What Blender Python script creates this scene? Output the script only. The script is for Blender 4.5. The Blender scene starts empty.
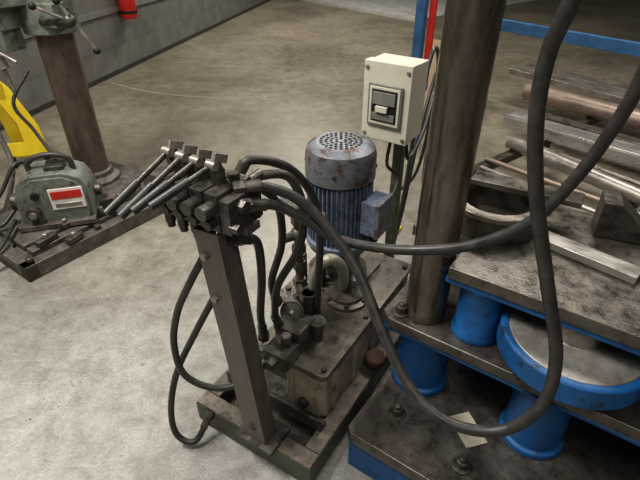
import bpy, bmesh, math, random
from mathutils import Vector, Matrix, Euler
random.seed(4)
sc = bpy.context.scene
try:
    sc.view_settings.view_transform = 'Standard'
    sc.view_settings.look = 'Medium High Contrast'
except Exception:
    pass

# ------------------------------------------------------------------ materials
def mat(name, c1, c2=None, scale=8, rough=.5, metal=0.0, bump=.1, c3=None, wear=None, wscale=25, wthr=.62, rvar=.15, bscale=None, stretch=None, soft=.04):
    m = bpy.data.materials.new(name); m.use_nodes = True
    nt = m.node_tree; N = nt.nodes; L = nt.links
    b = N['Principled BSDF']
    b.inputs['Metallic'].default_value = metal
    tc = N.new('ShaderNodeTexCoord')
    mp = N.new('ShaderNodeMapping')
    L.new(tc.outputs['Object'], mp.inputs[0])
    if stretch: mp.inputs['Scale'].default_value = stretch
    n1 = N.new('ShaderNodeTexNoise'); n1.inputs['Scale'].default_value = scale; n1.inputs['Detail'].default_value = 10
    n1.inputs['Roughness'].default_value = .72
    L.new(mp.outputs[0], n1.inputs['Vector'])
    r = N.new('ShaderNodeValToRGB'); L.new(n1.outputs['Fac'], r.inputs[0])
    c2 = c2 or tuple(x*.6 for x in c1)
    r.color_ramp.elements[0].position = .33; r.color_ramp.elements[0].color = (*c2, 1)
    r.color_ramp.elements[1].position = .62; r.color_ramp.elements[1].color = (*c1, 1)
    if c3:
        e = r.color_ramp.elements.new(.75); e.color = (*c3, 1)
    col = r.outputs[0]
    if wear:
        n2 = N.new('ShaderNodeTexNoise'); n2.inputs['Scale'].default_value = wscale; n2.inputs['Detail'].default_value = 12
        n2.inputs['Roughness'].default_value = .75
        L.new(mp.outputs[0], n2.inputs['Vector'])
        r2 = N.new('ShaderNodeValToRGB'); L.new(n2.outputs['Fac'], r2.inputs[0])
        r2.color_ramp.elements[0].position = wthr-soft; r2.color_ramp.elements[0].color = (0, 0, 0, 1)
        r2.color_ramp.elements[1].position = wthr+soft; r2.color_ramp.elements[1].color = (1, 1, 1, 1)
        mx = N.new('ShaderNodeMixRGB'); L.new(r2.outputs[0], mx.inputs[0]); L.new(col, mx.inputs[1])
        mx.inputs[2].default_value = (*wear, 1); col = mx.outputs[0]
    L.new(col, b.inputs['Base Color'])
    mr = N.new('ShaderNodeMapRange'); L.new(n1.outputs['Fac'], mr.inputs[0])
    mr.inputs[1].default_value = .3; mr.inputs[2].default_value = .7
    mr.inputs[3].default_value = max(.05, rough-rvar); mr.inputs[4].default_value = min(1, rough+rvar)
    L.new(mr.outputs[0], b.inputs['Roughness'])
    if bump:
        n3 = N.new('ShaderNodeTexNoise'); n3.inputs['Scale'].default_value = bscale or scale*6; n3.inputs['Detail'].default_value = 6
        L.new(mp.outputs[0], n3.inputs['Vector'])
        bp = N.new('ShaderNodeBump'); bp.inputs['Strength'].default_value = bump; bp.inputs['Distance'].default_value = .01
        L.new(n3.outputs['Fac'], bp.inputs['Height']); L.new(bp.outputs[0], b.inputs['Normal'])
    return m

M = {}
M['rubber'] = mat('rubber', (.052, .049, .045), (.022, .021, .02), 30, .45, 0, .05, c3=(.12, .11, .10))
M['steel_dark'] = mat('steel_dark', (.12, .108, .093), (.035, .031, .027), 22, .4, .5, .15, c3=(.26, .24, .21))
M['post'] = mat('post_grey', (.165, .145, .122), (.10, .087, .072), 30, .4, .25, .1, wear=(.27, .25, .215), wscale=30, wthr=.66, stretch=(1, 1, .4))
M['steel_plate'] = mat('steel_plate', (.19, .17, .146), (.06, .052, .044), 17, .34, .6, .1, c3=(.36, .335, .30), wear=(.045, .038, .031), wscale=34, wthr=.62)
M['disc_steel'] = mat('disc_steel', (.36, .34, .31), (.2, .18, .155), 12, .36, .4, .04, c3=(.46, .44, .4), wear=(.13, .09, .06), wscale=14, wthr=.62, soft=.08)
M['steel_bright'] = mat('steel_bright', (.60, .58, .54), (.36, .33, .29), 14, .3, .7, .03, c3=(.7, .68, .64), stretch=(.3, 1, 1))
M['steel_bar'] = mat('steel_bar', (.38, .35, .31), (.2, .175, .15), 18, .36, .6, .03, wear=(.15, .11, .08), wscale=22, wthr=.64, stretch=(.35, 1, 1))
M['brown_steel'] = mat('brown_steel', (.30, .235, .19), (.17, .125, .095), 12, .42, .4, .05, c3=(.38, .33, .29), stretch=(.35, 1, 1))
M['col_steel'] = mat('column_steel', (.30, .265, .22), (.13, .108, .085), 9, .25, .85, .04, c3=(.46, .42, .37), wear=(.06, .046, .034), wscale=8, wthr=.60, stretch=(1, 1, .25), soft=.13)
M['rust'] = mat('rust', (.17, .10, .06), (.08, .05, .035), 24, .7, .2, .3)
M['blue'] = mat('press_blue', (.013, .125, .34), (.009, .07, .2), 16, .45, 0, .08, c3=(.05, .17, .35), wear=(.03, .034, .038), wscale=18, wthr=.61)
M['motor_blue'] = mat('motor_blue', (.18, .23, .32), (.09, .112, .155), 20, .45, 0, .1, wear=(.06, .055, .05), wscale=30, wthr=.58)
M['motor_cap'] = mat('motor_cowl', (.20, .215, .245), (.11, .11, .118), 16, .45, .2, .1, wear=(.09, .062, .045), wscale=22, wthr=.55)
M['black'] = mat('black', (.012, .012, .012), (.006, .006, .006), 10, .6, 0, 0)
M['tank'] = mat('tank_cast', (.44, .38, .295), (.25, .205, .155), 16, .48, .05, .35, wear=(.06, .048, .036), wscale=18, wthr=.61)
M['tank_top'] = mat('tank_top', (.17, .15, .123), (.06, .05, .04), 16, .34, .25, .2, c3=(.34, .30, .25))
M['green'] = mat('cart_green', (.07, .10, .05), (.03, .04, .022), 16, .45, .1, .2, wear=(.11, .09, .07), wscale=16, wthr=.56)
M['cart_top'] = mat('cart_top', (.20, .172, .14), (.08, .068, .055), 18, .42, .25, .2, wear=(.04, .042, .032), wscale=20, wthr=.6)
M['cast'] = mat('valve_cast', (.15, .136, .12), (.05, .045, .039), 24, .42, .5, .2, c3=(.28, .26, .235))
M['beige'] = mat('box_beige', (.62, .595, .49), (.54, .51, .41), 9, .45, 0, .02, wear=(.25, .21, .15), wscale=16, wthr=.68)
M['window_grey'] = mat('window_grey', (.22, .22, .2), (.15, .15, .135), 9, .25, 0, 0)
M['gauge_face'] = mat('gauge_face', (.12, .115, .10), (.06, .055, .05), 30, .35, 0, 0)
M['hosegrey'] = mat('braided', (.38, .35, .29), (.22, .2, .16), 40, .42, .3, .2)
M['mach_green'] = mat('machine_green', (.21, .23, .19), (.10, .105, .088), 16, .5, .15, .15, wear=(.05, .042, .036), wscale=18, wthr=.59)
M['mach_col'] = mat('machine_column', (.19, .145, .113), (.09, .068, .053), 10, .33, .5, .08, c3=(.3, .245, .2), stretch=(1, 1, .4))
M['mach_base'] = mat('machine_base', (.15, .134, .115), (.055, .049, .042), 16, .48, .2, .3, c3=(.29, .27, .235))
M['yellow'] = mat('yellow', (.74, .57, .03), (.6, .42, .02), 6, .5, 0, .02)
M['red'] = mat('red', (.55, .03, .02), (.4, .02, .015), 6, .4, 0, .02)
M['white'] = mat('white', (.72, .71, .66), (.55, .53, .48), 14, .5, 0, .02)
M['paper'] = mat('cardboard', (.45, .41, .33), (.28, .24, .18), 20, .8, 0, .05)
M['rack_blue'] = mat('rack_blue', (.045, .14, .29), (.03, .085, .18), 8, .5, 0, .05)
M['wood'] = mat('plywood', (.5, .4, .28), (.4, .31, .2), 4, .7, 0, .05)
M['sheet'] = mat('grey_sheet', (.5, .49, .46), (.36, .35, .33), 5, .5, .1, .02)
M['trim'] = mat('trim_paint', (.24, .235, .22), (.17, .165, .15), 5, .5, .1, .02)
M['ceiling'] = mat('ceiling_paint', (.26, .255, .24), (.2, .195, .19), 2, .8, 0, .02)
M['wall_plain'] = mat('plain_wall', (.2, .195, .185), (.14, .135, .13), 1.5, .7, 0, .05)
M['chalk'] = mat('chalk', (.36, .34, .30), (.22, .2, .17), 9, .8, 0, 0)

def floor_mat():
    m = bpy.data.materials.new('concrete_floor'); m.use_nodes = True
    nt = m.node_tree; N = nt.nodes; L = nt.links; b = N['Principled BSDF']
    tc = N.new('ShaderNodeTexCoord')
    def noise(s, d=8, ro=.6, dist=0):
        n = N.new('ShaderNodeTexNoise'); n.inputs['Scale'].default_value = s; n.inputs['Detail'].default_value = d
        n.inputs['Roughness'].default_value = ro; n.inputs['Distortion'].default_value = dist
        L.new(tc.outputs['Object'], n.inputs['Vector']); return n
    def ramp(src, a, ca, bb, cb):
        r = N.new('ShaderNodeValToRGB'); L.new(src, r.inputs[0])
        r.color_ramp.elements[0].position = a; r.color_ramp.elements[0].color = ca
        r.color_ramp.elements[1].position = bb; r.color_ramp.elements[1].color = cb
        return r.outputs[0]
    def mix(t, f, a, c):
        x = N.new('ShaderNodeMixRGB'); x.blend_type = t
        if isinstance(f, float): x.inputs[0].default_value = f
        else: L.new(f, x.inputs[0])
        for i, q in ((1, a), (2, c)):
            if isinstance(q, tuple): x.inputs[i].default_value = q
            else: L.new(q, x.inputs[i])
        return x.outputs[0]
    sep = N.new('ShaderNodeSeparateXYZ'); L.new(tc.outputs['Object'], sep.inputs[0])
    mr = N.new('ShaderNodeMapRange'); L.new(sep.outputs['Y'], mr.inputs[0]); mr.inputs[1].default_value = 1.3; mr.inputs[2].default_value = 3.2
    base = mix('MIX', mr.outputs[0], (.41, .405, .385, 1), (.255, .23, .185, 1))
    n1 = noise(.8, 8, .6, .3); v1 = ramp(n1.outputs['Fac'], .36, (.66, .64, .60, 1), .62, (1.1, 1.09, 1.07, 1))
    c = mix('MULTIPLY', 1.0, base, v1)
    n2 = noise(9, 14, .85, .3); v2 = ramp(n2.outputs['Fac'], .38, (.62, .60, .57, 1), .58, (1.08, 1.08, 1.08, 1))
    c = mix('MULTIPLY', .9, c, v2)
    n3 = noise(110, 6, .8); v3 = ramp(n3.outputs['Fac'], .36, (.70, .70, .70, 1), .62, (1.12, 1.12, 1.12, 1))
    c = mix('MULTIPLY', .9, c, v3)
    n4 = noise(24, 3, .7, .4); f4 = ramp(n4.outputs['Fac'], .69, (0, 0, 0, 1), .72, (.75, .75, .75, 1))
    c = mix('MIX', f4, c, (.075, .065, .05, 1))
    n7 = noise(6, 4, .6, .8); f7 = ramp(n7.outputs['Fac'], .69, (0, 0, 0, 1), .72, (.55, .55, .55, 1))
    c = mix('MIX', f7, c, (.10, .09, .07, 1))
    n6 = noise(1.7, 12, .8, .3); f6 = ramp(n6.outputs['Fac'], .56, (0, 0, 0, 1), .70, (.6, .6, .6, 1))
    c = mix('MIX', f6, c, (.13, .113, .088, 1))
    for (rot, sc_) in ((.5, (.5, 12, 1)), (-.9, (.7, 14, 1))):
        mp = N.new('ShaderNodeMapping'); L.new(tc.outputs['Object'], mp.inputs[0]); mp.inputs['Rotation'].default_value = (0, 0, rot); mp.inputs['Scale'].default_value = sc_
        ns = N.new('ShaderNodeTexNoise'); ns.inputs['Scale'].default_value = 3; ns.inputs['Detail'].default_value = 5; L.new(mp.outputs[0], ns.inputs['Vector'])
        fs = ramp(ns.outputs['Fac'], .66, (0, 0, 0, 1), .72, (.3, .3, .3, 1))
        c = mix('MIX', fs, c, (.48, .46, .41, 1))
    L.new(c, b.inputs['Base Color'])
    rr = N.new('ShaderNodeMapRange'); L.new(n2.outputs['Fac'], rr.inputs[0]); rr.inputs[1].default_value = .3; rr.inputs[2].default_value = .7
    rr.inputs[3].default_value = .26; rr.inputs[4].default_value = .5
    L.new(rr.outputs[0], b.inputs['Roughness'])
    bp = N.new('ShaderNodeBump'); bp.inputs['Strength'].default_value = .15; bp.inputs['Distance'].default_value = .01
    L.new(n3.outputs['Fac'], bp.inputs['Height']); L.new(bp.outputs[0], b.inputs['Normal'])
    return m

def wall_mat():
    m = bpy.data.materials.new('painted_block_wall'); m.use_nodes = True
    nt = m.node_tree; N = nt.nodes; L = nt.links; b = N['Principled BSDF']
    tc = N.new('ShaderNodeTexCoord'); mp = N.new('ShaderNodeMapping')
    mp.inputs['Rotation'].default_value = (math.pi/2, 0, 0)
    L.new(tc.outputs['Object'], mp.inputs[0])
    br = N.new('ShaderNodeTexBrick'); L.new(mp.outputs[0], br.inputs['Vector'])
    br.inputs['Color1'].default_value = (.19, .185, .168, 1); br.inputs['Color2'].default_value = (.178, .173, .158, 1)
    br.inputs['Mortar'].default_value = (.14, .135, .12, 1); br.inputs['Scale'].default_value = 1
    br.inputs['Brick Width'].default_value = 2.4; br.inputs['Row Height'].default_value = .31; br.inputs['Mortar Size'].default_value = .006
    n = N.new('ShaderNodeTexNoise'); n.inputs['Scale'].default_value = 5; n.inputs['Detail'].default_value = 10
    L.new(tc.outputs['Object'], n.inputs['Vector'])
    r = N.new('ShaderNodeValToRGB'); L.new(n.outputs['Fac'], r.inputs[0])
    r.color_ramp.elements[0].position = .3; r.color_ramp.elements[0].color = (.75, .74, .71, 1)
    r.color_ramp.elements[1].position = .65; r.color_ramp.elements[1].color = (1.05, 1.05, 1.05, 1)
    mx = N.new('ShaderNodeMixRGB'); mx.blend_type = 'MULTIPLY'; mx.inputs[0].default_value = 1
    L.new(br.outputs['Color'], mx.inputs[1]); L.new(r.outputs[0], mx.inputs[2])
    L.new(mx.outputs[0], b.inputs['Base Color']); b.inputs['Roughness'].default_value = .6
    return m
M['floor'] = floor_mat(); M['wall'] = wall_mat()

# ------------------------------------------------------------------ builder
def smooth_path(pts, sub=8):
    P = [Vector(p) for p in pts]
    if len(P) < 3: return P
    Q = [P[0]*2-P[1]] + P + [P[-1]*2-P[-2]]
    out = []
    for i in range(1, len(Q)-2):
        p0, p1, p2, p3 = Q[i-1:i+3]
        for k in range(sub):
            t = k/sub
            out.append(.5*((2*p1)+(-p0+p2)*t+(2*p0-5*p1+4*p2-p3)*t*t+(-p0+3*p1-3*p2+p3)*t**3))
    out.append(P[-1]); return out

class B:
    def __init__(s, name, loc=(0, 0, 0), ang=0.0):
        s.name = name; s.bm = bmesh.new(); s.mats = []
        s.M = Matrix.Translation(Vector(loc)) @ Matrix.Rotation(math.radians(ang), 4, 'Z')
        s.Mi = s.M.inverted()
    def w(s, p): return tuple(s.Mi @ Vector(p))
    def mi(s, k):
        m = M[k]
        if m not in s.mats: s.mats.append(m)
        return s.mats.index(m)
    def _set(s, verts, k):
        i = s.mi(k); fs = set()
        for v in verts:
            for f in v.link_faces: fs.add(f)
        for f in fs: f.material_index = i
    def box(s, c, d, k, rot=(0, 0, 0), top=None):
        mx = Matrix.Translation(Vector(c)) @ Euler([math.radians(a) for a in rot]).to_matrix().to_4x4()
        r = bmesh.ops.create_cube(s.bm, size=1)
        for v in r['verts']:
            q = Vector((v.co.x*d[0], v.co.y*d[1], v.co.z*d[2]))
            if top and v.co.z > 0: q.x *= top; q.y *= top
            v.co = mx @ q
        s._set(r['verts'], k)
    def bx(s, x0, x1, y0, y1, z0, z1, k):
        s.box(((x0+x1)/2, (y0+y1)/2, (z0+z1)/2), (abs(x1-x0), abs(y1-y0), abs(z1-z0)), k)
    def cyl(s, p1, p2, r, k, r2=None, seg=24):
        p1 = Vector(p1); p2 = Vector(p2); d = p2-p1
        mx = Matrix.Translation((p1+p2)/2) @ d.to_track_quat('Z', 'Y').to_matrix().to_4x4()
        g = bmesh.ops.create_cone(s.bm, cap_ends=True, segments=seg, radius1=r, radius2=r if r2 is None else r2, depth=d.length, matrix=mx)
        s._set(g['verts'], k)
    def sph(s, c, r, k, sc_=(1, 1, 1)):
        g = bmesh.ops.create_uvsphere(s.bm, u_segments=20, v_segments=12, radius=r, matrix=Matrix.Translation(Vector(c)) @ Matrix.Diagonal((*sc_, 1)))
        s._set(g['verts'], k)
    def lathe(s, c, prof, k, seg=40, axis=(0, 0, 1)):
        R = Vector(axis).to_track_quat('Z', 'Y').to_matrix(); c = Vector(c); rings = []
        for (r, z) in prof:
            rings.append([s.bm.verts.new(c + R @ Vector((r*math.cos(2*math.pi*i/seg), r*math.sin(2*math.pi*i/seg), z))) for i in range(seg)])
        i_m = s.mi(k)
        for a, b_ in zip(rings, rings[1:]):
            for i in range(seg):
                f = s.bm.faces.new((a[i], a[(i+1) % seg], b_[(i+1) % seg], b_[i])); f.material_index = i_m
        if prof[0][0] > 1e-4 and prof[0] != prof[-1]:
            f = s.bm.faces.new(list(reversed(rings[0]))); f.material_index = i_m
            f = s.bm.faces.new(rings[-1]); f.material_index = i_m
    def ring(s, c, ri, ro, z0, z1, k, seg=40):
        s.lathe(c, [(ri, z0), (ro, z0), (ro, z1), (ri, z1), (ri, z0)], k, seg)
    def prism(s, poly, z0, z1, k, mx=None):
        mx = mx or Matrix.Identity(4)
        lo = [s.bm.verts.new(mx @ Vector((x, y, z0))) for x, y in poly]; hi = [s.bm.verts.new(mx @ Vector((x, y, z1))) for x, y in poly]
        n = len(poly); im = s.mi(k)
        fs = [s.bm.faces.new(list(reversed(lo))), s.bm.faces.new(hi)]
        for i in range(n): fs.append(s.bm.faces.new((lo[i], lo[(i+1) % n], hi[(i+1) % n], hi[i])))
        for f in fs: f.material_index = im
    def tube(s, pts, r, k, seg=12, sub=8, smooth=True):
        P = smooth_path(pts, sub) if smooth else [Vector(p) for p in pts]
        im = s.mi(k); rings = []; up = None
        for i, p in enumerate(P):
            t = (P[min(i+1, len(P)-1)]-P[max(i-1, 0)]).normalized()
            if up is None:
                up = t.orthogonal().normalized()
            up = (up - t*up.dot(t)).normalized(); bi = t.cross(up)
            rings.append([s.bm.verts.new(p + r*(math.cos(2*math.pi*j/seg)*up + math.sin(2*math.pi*j/seg)*bi)) for j in range(seg)])
        for a, b_ in zip(rings, rings[1:]):
            for j in range(seg):
                f = s.bm.faces.new((a[j], a[(j+1) % seg], b_[(j+1) % seg], b_[j])); f.material_index = im
        s.bm.faces.new(list(reversed(rings[0]))).material_index = im
        s.bm.faces.new(rings[-1]).material_index = im
    def hexnut(s, p1, p2, r, k): s.cyl(p1, p2, r, k, seg=6)
    def done(s, bevel=.003, seg=2, parent=None):
        bmesh.ops.recalc_face_normals(s.bm, faces=s.bm.faces)
        me = bpy.data.meshes.new(s.name); s.bm.to_mesh(me); s.bm.free()
        for m in s.mats: me.materials.append(m)
        me.shade_smooth()
        me.set_sharp_from_angle(angle=math.radians(38))
        o = bpy.data.objects.new(s.name, me); sc.collection.objects.link(o); o.matrix_world = s.M
        if parent:
            o.parent = parent; o.matrix_parent_inverse = parent.matrix_basis.inverted()
        if bevel:
            b = o.modifiers.new('bevel', 'BEVEL'); b.width = bevel; b.segments = seg; b.limit_method = 'ANGLE'; b.angle_limit = math.radians(50)
        return o

def hose(name, pts, r, ends=(1, 1), k='rubber', parent=None):
    h = B(name); P = smooth_path(pts, 8); h.tube(pts, r, k)
    for e, (a, b_) in zip(ends, ((P[0], P[2]), (P[-1], P[-3]))):
        if e:
            d = (b_-a).normalized()
            h.cyl(a-d*.012, a+d*.05, r*1.25, 'steel_dark', seg=16)
            h.hexnut(a-d*.016, a+d*.012, r*1.6, 'steel_dark')
    return h.done(0, parent=parent)

# ------------------------------------------------------------------ room
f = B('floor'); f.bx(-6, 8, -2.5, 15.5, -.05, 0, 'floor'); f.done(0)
f = B('ceiling'); f.bx(-6, 8, -2.5, 15.5, 4.2, 4.25, 'ceiling'); f.done(0)
wang = math.degrees(math.atan2(11.8-5.54, -1.22+2.57))
w = B('wall_left', (-2.57, 5.54, 0), wang); w.bx(-8.4, 10.2, 0, .2, 0, 4.2, 'wall'); w.done(0)
bb = B('baseboard_left', (-2.57, 5.54, 0), wang); bb.bx(-8.2, 9.4, -.012, 0, 0, .05, 'steel_dark'); bb.done(0)
t = B('trim_rail', (-2.57, 5.54, 0), wang); t.bx(-8.2, 9.4, -.02, 0, .66, .72, 'trim'); t.done(0)
w = B('wall_back'); w.bx(-3, 8, 15.3, 15.5, 0, 4.2, 'wall_plain'); w.done(0)
w = B('wall_right'); w.bx(7.8, 8, -2.5, 15.3, 0, 4.2, 'wall_plain'); w.done(0)
w = B('wall_front'); w.bx(-6, 7.8, -2.5, -2.3, 0, 4.2, 'wall_plain'); w.done(0)

q = B('steel_floor_sheet'); q.prism([(-.46, 12.3), (1.79, 9.48), (5.0, 12.0), (2.6, 14.9)], 0, .05, 'sheet'); q.done(0)
ch = B('chalk_line')
pts = smooth_path([(-2.41, 5.62, 0), (-1.87, 5.28, 0), (-1.28, 5.10, 0), (-.74, 5.07, 0), (-.48, 5.17, 0)], 10)
for a, b_ in zip(pts, pts[1:]):
    d = (b_-a).normalized(); n = Vector((-d.y, d.x, 0))*.011
    vs = [ch.bm.verts.new(p+Vector((0, 0, .0015))) for p in (a-n, b_-n, b_+n, a+n)]; ch.bm.faces.new(vs).material_index = ch.mi('chalk')
ch.done(0)

fe = B('fire_extinguisher', (-2.30, 6.30, 0), wang)
fe.lathe((0, 0, .58), [(.02, 0), (.085, .0), (.1, .03), (.1, .42), (.07, .5), (.03, .53), (.03, .58)], 'red')
fe.ring((0, 0, .58), .095, .108, .06, .09, 'black'); fe.bx(-.03, .03, .09, .125, .6, 1.0, 'steel_dark')
fe.done(.002)

# ------------------------------------------------------------------ hydraulic press (right)
PA = -35; PO = (.082, .959, 0)
p = B('hydraulic_press', PO, PA)
p.bx(.01, 1.28, .012, .98, 0, .15, 'blue')
p.prism([(0, .02), (.02, 0), (1.3, 0), (1.3, 1.0), (0, 1.0)], .15, .2, 'steel_plate')
for (x, y) in [(.1, .35), (.5, .34), (.774, .61), (.15, .85), (1.15, .35), (1.1, .85)]:
    p.lathe((x, y, .2), [(.10, 0), (.10, .02), (.088, .03), (.088, .24), (.098, .26)], 'blue')
p.prism([(-.035, .28), (.0, .25), (1.25, .25), (1.25, .95), (-.035, .95)], .465, .505, 'steel_plate')
p.prism([(-.03, .255), (1.25, .245), (1.25, .9), (-.03, .9)], .45, .465, 'blue')
p.cyl((.085, .345, .505), (.085, .345, 3.4), .065, 'col_steel', seg=48)
for (x, y) in [(.25, .36), (.95, .36), (.1, .82), (.98, .8)]:
    p.lathe((x, y, .505), [(.075, 0), (.075, .02), (.068, .03), (.068, .18), (.075, .2)], 'blue')
p.lathe((.515, .355, .505), [(.11, 0), (.11, .055), (.188, .06), (.197, .067), (.197, .132), (.192, .138), (.176, .138), (.176, .122)], 'blue', 64)
p.lathe((.515, .355, .505), [(.176, .12), (.175, .137), (.06, .1385), (.06, .195)], 'disc_steel', 56)
p.prism([(.155, .28), (1.2, .28), (1.2, .84), (-.03, .84), (-.03, .43), (.155, .43)], .725, .765, 'steel_plate')
p.prism([(.15, .285), (1.19, .285), (1.19, .83), (-.02, .83), (-.02, .44), (.15, .44)], .705, .725, 'blue')
for (x, y, z) in [(.11, .155, .2), (.36, .10, .2), (.8, .12, .2), (.02, .3, .505), (1.1, .33, .765)]:
    p.cyl((x, y, z), (x, y, z+.006), .03, 'steel_dark', seg=24); p.hexnut((x, y, z), (x, y, z+.03), .02, 'steel_dark'); p.cyl((x, y, z+.02), (x, y, z+.042), .01, 'steel_plate', seg=12)
p.bx(.70, 1.15, .32, .42, .765, .79, 'steel_plate')
p.done(.004)

r = B('steel_ring', PO, PA)
r.ring((.175, .60, 0), .112, .142, .7655, .85, 'steel_plate', 56)
r.ring((.175, .60, 0), .111, .146, .835, .855, 'steel_bar', 56)
r.done(.003)
q = B('steel_flat_bar', PO, PA); q.box((.235, .69, .866), (.34, .08, .02), 'steel_plate', (0, 0, 5)); q.done(.002)
q = B('steel_flat_bar', PO, PA); q.box((.47, .545, .779), (.28, .06, .025), 'steel_bright', (0, 0, -11)); q.done(.002)
q = B('v_block', PO, PA)
mx = Matrix.Translation((.60, .77, .766)) @ Matrix.Rotation(math.radians(12), 4, 'Z') @ Matrix.Rotation(math.radians(90), 4, 'X')
q.prism([(-.15, 0), (.15, 0), (.15, .12), (.10, .12), (0, .03), (-.10, .12), (-.15, .12)], -.05, .05, 'steel_dark', mx); q.done(.003)
q = B('v_block', PO, PA)
mx = Matrix.Translation((.80, .62, .766)) @ Matrix.Rotation(math.radians(35), 4, 'Z') @ Matrix.Rotation(math.radians(90), 4, 'X')
q.prism([(-.13, 0), (.13, 0), (.13, .12), (.08, .12), (0, .03), (-.08, .12), (-.13, .12)], -.05, .05, 'steel_plate', mx); q.done(.003)
q = B('cardboard_scrap', PO, PA); q.box((.33, .23, .2035), (.075, .12, .004), 'paper', (0, 0, 50)); q.done(0)

# ------------------------------------------------------------------ hydraulic power unit
CO = (-.05, .88, 0); CA = -32
c = B('hydraulic_power_unit', CO, CA)
for (x0, x1, y0, y1) in [(-.48, .02, 0, .06), (-.48, .02, 1.04, 1.1), (-.04, .02, .06, 1.04), (-.48, -.42, .06, 1.04)]:
    c.bx(x0, x1, y0, y1, .02, .112, 'green')
    c.bx(x0+.002, x1-.002, y0+.002, y1-.002, .112, .12, 'cart_top')
c.bx(-.42, -.04, .06, 1.04, .02, .05, 'steel_dark')
c.bx(-.44, -.02, .135, .165, .118, .15, 'steel_dark'); c.bx(-.44, -.02, .132, .138, .118, .175, 'steel_dark')
c.bx(-.42, -.04, .30, .34, .04, .12, 'green')
for (x, y) in [(-.45, .03), (-.01, .03), (-.45, 1.07), (-.01, 1.07)]:
    c.cyl((x, y, 0), (x, y, .03), .028, 'steel_dark')
c.cyl((.0, .5, .12), (.0, .5, .15), .03, 'steel_dark'); c.lathe((.0, .5, .14), [(.03, 0), (.04, .008), (.04, .03), (.032, .036), (.02, .034)], 'rust', 28)
tp = [(-.19, .18), (-.06, .18), (-.04, .2), (-.04, .88), (-.40, .88), (-.40, .45), (-.21, .36), (-.21, .2)]
c.prism([(x*.99, y) for x, y in tp], .12, .33, 'tank')
c.prism([(-.215, .17), (-.04, .17), (-.028, .185), (-.028, .90), (-.415, .90), (-.415, .44), (-.225, .35)], .33, .352, 'tank_top')
for y in [.25, .4, .55, .7, .82]:
    c.box((-.036, y, .22), (.012, .018, .2), 'tank')
for x in (-.17, -.08): c.box((x, .178, .22), (.018, .012, .2), 'tank')
for (x, y) in [(-.05, .2), (-.05, .5), (-.05, .86), (-.2, .2), (-.39, .86), (-.39, .48)]:
    c.hexnut((x, y, .35), (x, y, .364), .011, 'steel_dark')
c.cyl((-.12, .16, .17), (-.12, .185, .17), .02, 'steel_dark', seg=6)
c.lathe((-.17, .56, .352), [(.088, 0), (.088, .014), (.07, .02), (.07, .034), (.03, .036)], 'tank_top', 36)
c.cyl((-.17, .56, .38), (-.17, .56, .43), .02, 'steel_dark')
for i in range(6):
    a = i*math.pi/3; c.hexnut((-.17+.078*math.cos(a), .56+.078*math.sin(a), .365), (-.17+.078*math.cos(a), .56+.078*math.sin(a), .376), .009, 'steel_dark')
mc = (-.276, .677); mz = .03
c.bx(mc[0]-.13, mc[0]+.13, mc[1]-.14, mc[1]+.14, .352, .37, 'tank_top')
c.lathe((mc[0], mc[1], .37), [(.12, 0), (.12, .02), (.09, .03), (.085, .13), (.12, .14), (.125, .16)], 'tank_top', 40)
c.lathe((mc[0], mc[1], .50+mz), [(.125, 0), (.13, .005), (.13, .025), (.108, .035), (.106, .27), (.118, .28), (.118, .30)], 'motor_blue', 48)
for i in range(44):
    a = 2*math.pi*i/44
    c.box((mc[0]+math.cos(a)*.113, mc[1]+math.sin(a)*.113, .655+mz), (.022, .0045, .24), 'motor_blue', (0, 0, math.degrees(a)))
c.lathe((mc[0], mc[1], .785+mz), [(.129, 0), (.129, .085), (.122, .11), (.10, .125), (.085, .128), (.03, .128)], 'motor_cap', 48)
for rr, n in [(.018, 6), (.036, 12), (.054, 18), (.072, 24)]:
    for i in range(n):
        a = 2*math.pi*i/n
        c.cyl((mc[0]+rr*math.cos(a), mc[1]+rr*math.sin(a), .905+mz), (mc[0]+rr*math.cos(a), mc[1]+rr*math.sin(a), .9145+mz), .0065, 'black', seg=8)
for a in [20, 110, 200, 290]:
    a = math.radians(a); c.cyl((mc[0]+.12*math.cos(a), mc[1]+.12*math.sin(a), .83+mz), (mc[0]+.133*math.cos(a), mc[1]+.133*math.sin(a), .83+mz), .007, 'steel_dark', seg=8)
c.box((mc[0]+.15, mc[1]+.0, .66+mz), (.06, .11, .13), 'motor_blue')
c.box((mc[0]+.185, mc[1]+.0, .66+mz), (.014, .12, .14), 'motor_cap')
c.cyl((mc[0]+.16, mc[1]-.02, .60+mz), (mc[0]+.16, mc[1]-.02, .56+mz), .018, 'black')
c.box((mc[0]-.02, mc[1]-.127, .66+mz), (.07, .006, .05), 'steel_bar')
for s_ in (-.09, 0, .09): c.box((mc[0]+s_, mc[1]-.12, .43), (.012, .03, .12), 'tank_top')
# leaning post (U channel)
pb = Vector(c.w((-.20, .995, .12))); pt = Vector(c.w((-.268, 1.02, .955)))
d = (pt-pb); ln = d.length; za = d.normalized(); xa = Vector((1, 0, 0)); ya = za.cross(xa).normalized(); xa = ya.cross(za)
mxp = Matrix.Translation(pb) @ Matrix((xa, ya, za)).transposed().to_4x4()
c.prism([(-.042, -.032), (.042, -.032), (.042, .03), (.035, .03), (.035, -.026), (-.035, -.026), (-.035, .03), (-.042, .03)], 0, ln, 'post', mxp)
c.prism([(-.035, .0), (.035, .0), (.035, .028), (-.035, .028)], .0, ln-.05, 'steel_dark', mxp)
def pp(x, y, z): return tuple(mxp @ Vector((x, y, z)))
for z in (.62, .76):
    c.cyl(pp(-.02, -.032, z), pp(-.02, -.042, z), .011, 'steel_bar', seg=6)
for z in (.08,): c.cyl(pp(0, -.032, z), pp(0, -.040, z), .012, 'steel_dark', seg=6)
c.box(tuple(pb+Vector((0, .01, .006))), (.15, .12, .012), 'steel_dark')
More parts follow.
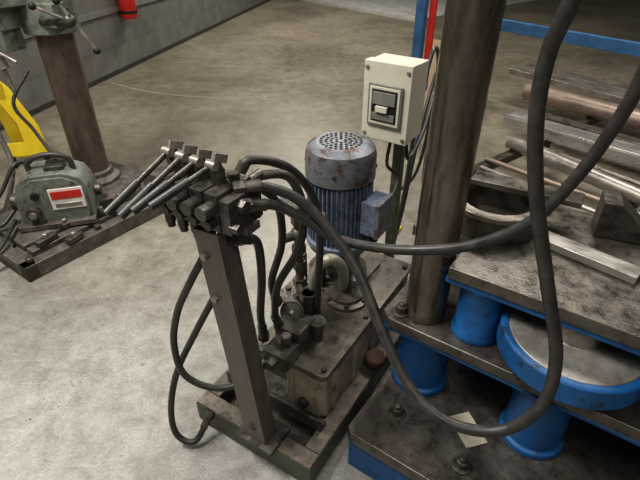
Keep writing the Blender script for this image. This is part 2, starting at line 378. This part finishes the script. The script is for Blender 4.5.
# valve bank
v0 = Vector(c.w((-.375, 1.10, 0)))
bx0, by0 = v0.x, v0.y
zb = .968
c.box((bx0+.10, by0+.03, zb-.01), (.26, .05, .02), 'post')
for i in range(5):
    x = bx0 - .02 + i*.047
    y = by0 + .02
    c.box((x, y, zb+.05), (.041, .125, .10), 'cast')
    c.box((x, y, zb+.05), (.047, .10, .08), 'steel_dark')
    c.cyl((x, y-.06, zb+.065), (x, y-.10, zb+.065), .018, 'cast', seg=18)
    c.cyl((x, y-.06, zb+.025), (x, y-.085, zb+.025), .014, 'steel_dark', seg=6)
    c.cyl((x, y+.055, zb+.05), (x, y+.09, zb+.05), .017, 'steel_dark', seg=6)
    c.cyl((x, y+.025, zb+.09), (x, y+.025, zb+.12), .015, 'steel_dark', seg=6)
    c.cyl((x, y-.035, zb-.045), (x, y-.035, zb), .015, 'cast', seg=6)
    c.cyl((x, y-.035, zb-.06), (x, y-.035, zb-.045), .011, 'steel_dark', seg=12)
c.box((bx0+.205, by0+.02, zb+.045), (.03, .12, .09), 'cast'); c.box((bx0-.055, by0+.02, zb+.045), (.022, .12, .09), 'cast')
for (yy, zz, rr) in [(.0, .065, .018), (.045, .03, .015), (-.03, .02, .014)]:
    c.cyl((bx0+.215, by0+yy, zb+zz), (bx0+.24, by0+yy, zb+zz), rr, 'steel_dark', seg=6)
piv = [(-.371, 1.09, 1.124), (-.331, 1.065, 1.122), (-.292, 1.04, 1.122), (-.25, 1.016, 1.122)]
end = [(-.481, .95, 1.042), (-.441, .93, 1.046), (-.408, .927, 1.06), (-.365, .926, 1.072)]
for n_, (a, b_) in enumerate(zip(piv, end)):
    a = Vector(c.w(a)); b_ = Vector(c.w(b_))
    c.cyl(tuple(a), tuple(b_), .0075, 'steel_dark', r2=.0065, seg=14)
    dd = (b_-a).normalized(); c.cyl(tuple(b_-dd*.09), tuple(b_+dd*.012), .0105, 'rubber', seg=14)
    c.cyl((a.x-.013, a.y, a.z), (a.x+.013, a.y, a.z), .012, 'steel_bar', seg=16)
    c.box((a.x, a.y+.015, a.z-.03), (.016, .03, .07), 'cast', (14, 0, 0)); c.box((a.x+.008, a.y+.022, a.z+.012), (.006, .045, .02), 'steel_bright', (-25, 0, 0))
a = Vector(c.w((-.075, 1.40, .35)))
c.cyl((a.x, a.y, .35), (a.x, a.y, .78), .015, 'rust')
for z in (.40, .47, .55, .62, .74): c.hexnut((a.x, a.y, z-.016), (a.x, a.y, z+.016), .026, 'cast')
c.cyl((a.x, a.y, .68), (a.x-.03, a.y-.06, .68), .016, 'cast'); c.sph((a.x, a.y, .68), .03, 'cast')
c.cyl((a.x, a.y, .775), (a.x-.07, a.y, .80), .016, 'steel_dark')
g = Vector(c.w((-.095, 1.254, .45))); toc = Vector(c.w((-.35, .3, 1.3)))-g; toc.normalize()
c.cyl((g.x, g.y, .35), tuple(g), .013, 'steel_dark')
c.lathe(tuple(g), [(.038, -.02), (.044, -.015), (.044, .012), (.036, .018), (.034, .012)], 'cast', 32, toc)
c.cyl(tuple(g), tuple(g+toc*.0185), .033, 'gauge_face', seg=32)
c.cyl(tuple(g+toc*.018), tuple(g+toc*.021), .006, 'white', seg=12)
h = Vector(c.w((-.13, 1.12, .4)))
c.box((h.x, h.y, .385), (.09, .08, .066), 'cast'); c.box((h.x-.01, h.y+.10, .40), (.10, .1, .095), 'cast')
c.cyl((h.x-.04, h.y-.01, .39), (h.x-.10, h.y-.02, .37), .02, 'cast', seg=6); c.cyl((h.x-.10, h.y-.02, .37), (h.x-.12, h.y-.023, .366), .026, 'cast')
c.cyl((h.x, h.y-.03, .39), (h.x, h.y-.07, .39), .018, 'cast', seg=6)
c.cyl((h.x+.01, h.y+.02, .4), (h.x+.01, h.y+.02, .46), .018, 'cast', seg=6)
c.cyl((h.x+.05, h.y+.15, .36), (h.x+.05, h.y+.15, .43), .02, 'cast'); c.cyl((h.x+.05, h.y+.15, .43), (h.x+.05, h.y+.15, .44), .03, 'cast')
c.cyl((h.x-.02, h.y+.2, .36), (h.x-.02, h.y+.2, .5), .022, 'cast'); c.hexnut((h.x-.02, h.y+.2, .47), (h.x-.02, h.y+.2, .5), .032, 'steel_dark')
c.tube([c.w(q) for q in [(-.03, 1.30, .35), (-.03, 1.31, .44), (-.06, 1.33, .47), (-.075, 1.37, .47)]], .013, 'steel_dark')
c.tube([c.w(q) for q in [(-.023, 1.33, .35), (-.025, 1.33, .46), (-.012, 1.32, .58), (.03, 1.32, .63), (.072, 1.34, .59), (.088, 1.40, .49), (.09, 1.452, .40)]], .020, 'hosegrey', 14)
unit = c.done(.0025)

hose('hydraulic_hose', [(-.176, .996, 1.027), (-.11, 1.022, 1.013), (-.037, 1.026, .97), (.038, 1.014, .922), (.15, .984, .912), (.264, .94, .937), (.36, .892, .99), (.438, .85, 1.072), (.484, .831, 1.168), (.517, .823, 1.264), (.533, .81, 1.371), (.54, .82, 1.493), (.54, .841, 1.7), (.54, .9, 2.2)], .0125, (1, 0))
hose('hydraulic_hose', [(.40, .86, 2.2), (.378, .79, 1.75), (.374, .786, 1.584), (.367, .776, 1.499), (.361, .794, 1.418), (.365, .785, 1.315), (.393, .762, 1.174), (.442, .717, 1.0), (.482, .681, .857), (.478, .655, .748), (.435, .655, .658), (.367, .667, .622), (.283, .703, .621), (.213, .766, .661), (.157, .848, .746), (.095, .95, .863), (.02, 1.012, .954), (-.061, 1.039, 1.025), (-.138, 1.03, 1.06), (-.19, 1.02, 1.06)], .0135, (0, 1))
S = lambda pts, r: hose('supply_hose', pts, r, parent=unit)
S([(-.285, 1.05, .93), (-.30, 1.03, .87), (-.355, 1.025, .77), (-.418, 1.047, .638), (-.456, 1.06, .489), (-.436, 1.041, .372), (-.345, 1.037, .313), (-.24, 1.06, .321), (-.18, 1.12, .36)], .011)
S([(-.24, 1.02, .93), (-.2325, 1.07, .86), (-.286, 1.09, .717), (-.39, 1.10, .515), (-.48, 1.085, .332), (-.515, 1.048, .185), (-.512, 1.036, .059), (-.45, 1.03, .03), (-.40, 1.09, .10)], .011)
S([(-.19, 1.1, 1.03), (-.152, 1.12, 1.045), (-.081, 1.14, 1.03), (-.046, 1.14, .929), (-.064, 1.146, .792), (-.131, 1.165, .645), (-.15, 1.19, .5), (-.14, 1.2, .44)], .0125)
S([(-.22, 1.13, 1.03), (-.18, 1.15, 1.075), (-.081, 1.2, 1.025), (-.015, 1.24, .901), (.0, 1.25, .748), (-.007, 1.27, .568), (-.01, 1.29, .37)], .0125)
S([(-.20, 1.0, .93), (-.17, 1.07, .87), (-.17, 1.1, .728), (-.19, 1.14, .55), (-.19, 1.16, .43)], .0125)
S([(-.26, 1.14, 1.02), (-.2, 1.2, .98), (-.13, 1.24, .9), (-.12, 1.25, .75), (-.16, 1.24, .6), (-.15, 1.26, .5)], .0125)

# ------------------------------------------------------------------ electrical switch box on post
e = B('electrical_switch_box', (.297, 1.87, .035), -35)
e.bx(-.02, .02, .06, .10, -.035, 1.05, 'green'); e.bx(-.07, .07, .02, .14, -.035, -.023, 'green')
e.bx(-.095, .095, -.04, .06, .83, 1.12, 'beige')
e.bx(-.099, .099, -.085, -.036, .826, 1.124, 'beige')
e.bx(-.072, .072, -.094, -.083, .885, 1.045, 'window_grey')
e.bx(-.064, .064, -.097, -.09, .893, 1.037, 'beige')
e.bx(-.054, .054, -.0985, -.095, .905, 1.028, 'black')
e.bx(-.048, .048, -.103, -.097, .972, 1.02, 'window_grey'); e.bx(-.048, .048, -.103, -.097, .912, .94, 'window_grey'); e.bx(-.03, .02, -.112, -.1, .945, .968, 'beige')
for x in (-.085, .085):
    for z in (.845, 1.1): e.cyl((x, -.084, z), (x, -.09, z), .008, 'steel_bar', seg=12)
e.cyl((-.04, .02, .83), (-.04, .02, .80), .016, 'black'); e.cyl((.05, .02, .83), (.05, .02, .80), .016, 'black')
eb = e.done(.006, 3)
Cb = lambda pts, r, k='rubber', par=None, n='power_cable': hose(n, pts, r, (0, 0), k, par)
Cb([(.29, 1.86, .84), (.28, 1.84, .74), (.33, 1.85, .68), (.31, 1.80, .62), (.24, 1.72, .58), (.19, 1.63, .60)], .007, 'rubber', eb)
Cb([(.35, 1.86, .84), (.38, 1.9, .74), (.46, 2.05, .8), (.55, 2.3, .9), (.6, 2.5, .7), (.62, 2.6, .3), (.7, 2.8, .01)], .009, 'rubber', eb)
Cb([(.4, 2.2, .02), (.45, 2.25, .3), (.5, 2.3, .7), (.6, 2.5, .95), (.65, 2.6, .6), (.75, 2.9, .012), (1.0, 3.1, .012)], .009, 'rubber', eb)
Cb([(.36, 2.1, .02), (.42, 2.15, .35), (.46, 2.2, .85), (.52, 2.3, 1.1), (.6, 2.5, .9), (.6, 2.7, .3), (.5, 2.9, .012)], .010, 'rubber', eb)
Cb([(.2, 2.1, 1.02), (.2, 2.08, .95), (.22, 2.1, .7), (.24, 2.1, .2), (.3, 2.15, .012), (.5, 2.5, .012)], .008, 'yellow', eb, 'yellow_cable')

# ------------------------------------------------------------------ steel stock rack
k = B('steel_stock_rack')
a3 = Vector((1.3, 5.06, .8)); b3 = Vector((2.9, 2.81, .8)); d = b3-a3; an = math.degrees(math.atan2(d.y, d.x)); m_ = (a3+b3)/2
k.box(tuple(m_), (d.length, .05, .09), 'rack_blue', (0, 0, an))
for tt in (0, .97): q = a3+d*tt; k.box((q.x, q.y, .42), (.06, .06, .84), 'rack_blue', (0, 0, an))
k.box((.775, 4.0, .75), (.07, .07, 1.5), 'rack_blue', (0, 0, -35)); k.box((.775, 4, .01), (.2, .2, .02), 'rack_blue', (0, 0, -35))
k.box((.86, 4.0, 1.0), (.05, .03, 1.2), 'red', (0, 0, -35)); k.box((.83, 4.0, .45), (.12, .02, .04), 'rack_blue', (0, 0, -35))
for (x, y) in [(1.6, 3.2), (2.1, 2.6)]:
    k.box((x, y, .295), (2.2, .06, .05), 'steel_dark', (0, 0, 38))
    for s_ in (-1, 0, 1): k.box((x+s_*.8, y+s_*.62, .14), (.05, .05, .28), 'steel_dark', (0, 0, 38))
rack = k.done(.003)
def bar(name, a, b_, ext=.6):
    a = Vector(a); b_ = Vector(b_); d = (b_-a); a = a - d*.02; b_ = b_+d*ext; d = b_-a; m_ = (a+b_)/2
    o = B(name, tuple(m_), math.degrees(math.atan2(d.y, d.x))); return o, d.length
def flat(name, a, b_, w_, h_, kk):
    o, L_ = bar(name, a, b_); o.bx(-L_/2, L_/2, -w_/2, w_/2, -h_/2, h_/2, kk); o.done(.003)
def chan(name, a, b_, w_, h_, kk):
    o, L_ = bar(name, a, b_)
    o.bx(-L_/2, L_/2, -w_/2, w_/2, h_/2-.01, h_/2, kk); o.bx(-L_/2, L_/2, -w_/2, -w_/2+.008, -h_/2, h_/2-.01, kk); o.bx(-L_/2, L_/2, w_/2-.008, w_/2, -h_/2, h_/2-.01, kk); o.done(.002)
def rnd(name, a, b_, r_, kk, hollow=True):
    o, L_ = bar(name, a, b_)
    if hollow: o.lathe((-L_/2, 0, 0), [(r_*.8, 0), (r_, 0), (r_, L_), (r_*.8, L_), (r_*.8, 0)], kk, 32, (1, 0, 0))
    else: o.cyl((-L_/2, 0, 0), (L_/2, 0, 0), r_, kk)
    o.done(.001)
chan('steel_channel', (1.40, 3.42, .36), (1.97, 2.79, .36), .16, .08, 'steel_bright')
rnd('steel_pipe', (1.265, 2.98, .366), (1.68, 2.27, .366), .045, 'steel_bar')
rnd('steel_rod', (.988, 2.657, .335), (1.454, 2.093, .335), .013, 'steel_bar', False)
rnd('steel_rod', (1.053, 2.774, .337), (1.60, 2.137, .337), .015, 'brown_steel', False)
rnd('steel_rod', (1.33, 3.12, .339), (1.80, 2.45, .339), .018, 'steel_plate', False)
flat('steel_flat_bar', (1.65, 3.58, .341), (2.23, 2.88, .341), .10, .04, 'steel_plate')
rnd('steel_pipe', (1.735, 4.0, .391), (2.341, 3.25, .391), .07, 'brown_steel')
flat('steel_plate_stock', (2.01, 4.9, .346), (2.675, 3.9, .346), .35, .05, 'steel_bar')
q = B('plywood_sheet', (.98, 4.35, 0), -35); q.box((.1, .1, .35), (.4, .02, .7), 'wood', (-8, 0, 0)); q.done(0)

# ------------------------------------------------------------------ drill press at left
A = (-1.526, 1.968, 0); AA = 54.5
dpr = B('drill_press', A, AA)
dpr.bx(0, .95, 0, .07, .0, .09, 'mach_base'); dpr.bx(0, .95, .09, .8, 0, .06, 'mach_base'); dpr.bx(0, .07, 0, .8, 0, .09, 'mach_base')
dpr.bx(.1, .9, .11, .17, .06, .095, 'mach_base'); dpr.bx(.0, .95, .07, .09, 0, .03, 'mach_base')
dpr.prism([(.48, .28), (.9, .16), (1.05, .3), (1.0, .8), (.5, .8)], .06, .13, 'mach_base'); dpr.bx(.1, .5, .2, .5, .06, .10, 'mach_base')
for x in (.05, .45, .9): dpr.hexnut((x, .035, .09), (x, .035, .12), .02, 'steel_dark')
for (x, y, w_, l_, a_) in [(.2, .13, .12, .04, 10), (.55, .14, .16, .035, -20), (.72, .2, .08, .06, 30), (.35, .19, .05, .05, 0), (.3, .02, .1, .04, 15)]:
    dpr.box((x, y, .115), (w_, l_, .035), 'steel_dark', (0, 0, a_)); dpr.hexnut((x, y, .13), (x, y, .155), .016, 'steel_bar')
cx, cy = .79, .555
dpr.lathe((cx, cy, .13), [(.16, 0), (.16, .02), (.12, .04), (.12, .07), (.104, .08)], 'mach_base', 40)
dpr.cyl((cx, cy, .13), (cx, cy, 1.9), .102, 'mach_col', seg=48)
dpr.ring((cx, cy, 0), .10, .15, 1.06, 1.3, 'mach_green', 40)
def W(x, y, z): return Vector(dpr.w((x, y, z)))
for (pw, dim, rz, kk) in [((-1.72, 2.85, 1.18), (.26, .22, .16), 20, 'mach_green'), ((-1.86, 2.75, 1.12), (.2, .2, .12), 30, 'steel_dark'), ((-1.70, 2.78, 1.06), (.12, .1, .14), 10, 'mach_green'), ((-1.62, 2.8, 1.27), (.3, .14, .12), 0, 'mach_green'), ((-1.44, 2.82, 1.16), (.1, .1, .12), 20, 'mach_green')]:
    q = W(*pw); dpr.box(tuple(q), dim, kk, (0, 0, rz))
a1 = W(-1.5, 2.8, 1.13); b1 = W(-1.33, 2.76, 1.14); dpr.cyl(tuple(a1), tuple(b1), .025, 'steel_dark')
dpr.sph(tuple(b1), .035, 'steel_dark')
c1 = W(-1.24, 2.80, .98); c2 = W(-1.36, 2.74, 1.24); dpr.cyl(tuple(c1), tuple(c2), .009, 'steel_bar', seg=12); dpr.sph(tuple(c1), .02, 'black'); dpr.sph(tuple(c2), .02, 'black')
c3 = W(-1.47, 2.7, 1.22); dpr.cyl(tuple(b1), tuple(c3), .008, 'steel_bar', seg=12); dpr.sph(tuple(c3), .02, 'black')
dpr.cyl(tuple(W(-1.78, 2.72, 1.06)), tuple(W(-1.74, 2.72, .90)), .03, 'steel_bar'); dpr.cyl(tuple(W(-1.74, 2.72, .90)), tuple(W(-1.73, 2.72, .80)), .01, 'steel_bar')
dpr.cyl(tuple(W(-1.84, 2.72, 1.05)), tuple(W(-1.62, 2.66, .95)), .01, 'steel_bar', seg=10)
drill = dpr.done(.005)

wm = B('welding_machine', (-1.54, 2.50, .105), 16)
prof = [(-.2, 0), (.18, 0), (.2, .05), (.2, .19), (.16, .27), (.08, .31), (-.1, .31), (-.17, .27), (-.2, .18)]
mx = Matrix.Rotation(math.radians(90), 4, 'X')
wm.prism(prof, -.11, .11, 'mach_green', mx)
wm.prism([(x*.85, .02+z*.88) for x, z in prof], .11, .125, 'mach_green', mx)
wm.bx(-.02, .16, -.130, -.122, .1, .23, 'white'); wm.bx(-.01, .15, -.133, -.128, .165, .215, 'red'); wm.bx(0, .14, -.133, -.128, .115, .14, 'steel_bar')
wm.tube([(-.11, 0, .30), (-.1, 0, .36), (0, 0, .385), (.1, 0, .36), (.12, 0, .28)], .016, 'rubber')
wm.cyl((-.12, -.12, .1), (-.12, -.16, .1), .04, 'steel_dark'); wm.cyl((-.12, -.16, .1), (-.12, -.175, .1), .02, 'steel_bar')
wm.cyl((-.09, -.12, .2), (-.09, -.14, .2), .022, 'black')
wm.cyl((-.2, 0, .12), (-.25, 0, .12), .05, 'steel_dark'); wm.cyl((.2, 0, .14), (.235, 0, .14), .035, 'steel_dark')
wm.bx(-.22, .19, -.16, .13, .0, .03, 'mach_base')
wm.box((.03, .0, .32), (.1, .12, .03), 'steel_dark')
weld = wm.done(.014, 3)
Cb([(-1.76, 2.42, .2), (-1.83, 2.3, .14), (-1.95, 2.3, .3), (-2.0, 2.5, .5), (-1.9, 2.7, .6), (-1.85, 2.8, .9)], .012, 'rubber', weld)
Cb([(-1.6, 2.7, .9), (-1.68, 2.6, .75), (-1.62, 2.6, .6), (-1.52, 2.55, .44)], .010, 'rubber', weld)
Cb([(-2.1, 2.5, .012), (-1.95, 2.6, .2), (-1.85, 2.7, .35), (-1.8, 2.9, .2), (-1.9, 3.1, .012)], .012, 'rubber', weld)
Cb([(-1.75, 2.35, .15), (-1.72, 2.1, .12), (-1.85, 2.0, .02), (-2.1, 2.1, .013), (-2.4, 2.3, .013)], .012, 'rubber', weld)
Cb([(-2.0, 2.75, 1.1), (-1.98, 2.75, .8), (-1.93, 2.75, .5), (-1.9, 2.7, .3), (-2.0, 2.6, .013)], .016, 'steel_bar', weld, 'conduit')

y = B('yellow_caution_board', (-2.2, 3.4, 0), 15)
mx = Matrix.Translation((0, 0, .09)) @ Matrix.Rotation(math.radians(90-8), 4, 'X')
y.prism([(-.16, 0), (.13, 0), (.10, .22), (-.02, .50), (-.16, .66), (-.24, .66), (-.14, .48), (-.03, .24), (-.02, .10), (-.18, .10)], -.012, .012, 'yellow', mx)
y.box((-.1, .10, .33), (.1, .02, .66), 'yellow', (14, 0, 0)); y.bx(-.16, -.12, -.02, .02, 0, .1, 'black'); y.bx(.08, .12, -.02, .02, 0, .1, 'black')
y.done(.002)

# ------------------------------------------------------------------ lights
def area(loc, rot, sx, sy, e_, col=(1, .955, .885)):
    l = bpy.data.lights.new('ceiling_or_fill_light', 'AREA'); l.shape = 'RECTANGLE'; l.size = sx; l.size_y = sy; l.energy = e_; l.color = col
    o = bpy.data.objects.new('ceiling_or_fill_light', l); o.location = loc; o.rotation_euler = [math.radians(a) for a in rot]; sc.collection.objects.link(o)
area((-1.8, 1.2, 4.0), (0, 0, 12), .25, 1.8, 185, (1, .97, .92))
area((1.7, 3.2, 4.0), (0, 0, 12), .25, 2.4, 110)
area((-.2, 8.5, 4.0), (0, 0, 12), .5, 4, 210)
area((.3, -1.2, 3.7), (25, 0, 0), 2.2, .6, 35)  # added fill light behind the camera, not a ceiling fixture
wd = bpy.data.worlds.new('world'); sc.world = wd; wd.use_nodes = True
wd.node_tree.nodes['Background'].inputs[0].default_value = (.95, .97, 1, 1); wd.node_tree.nodes['Background'].inputs[1].default_value = .2

cam = bpy.data.cameras.new('camera'); cam.sensor_width = 36; cam.lens = 27; cam.clip_start = .02
co = bpy.data.objects.new('camera', cam); co.location = (0, 0, 1.6); co.rotation_euler = (math.radians(56), 0, 0)
sc.collection.objects.link(co); sc.camera = co
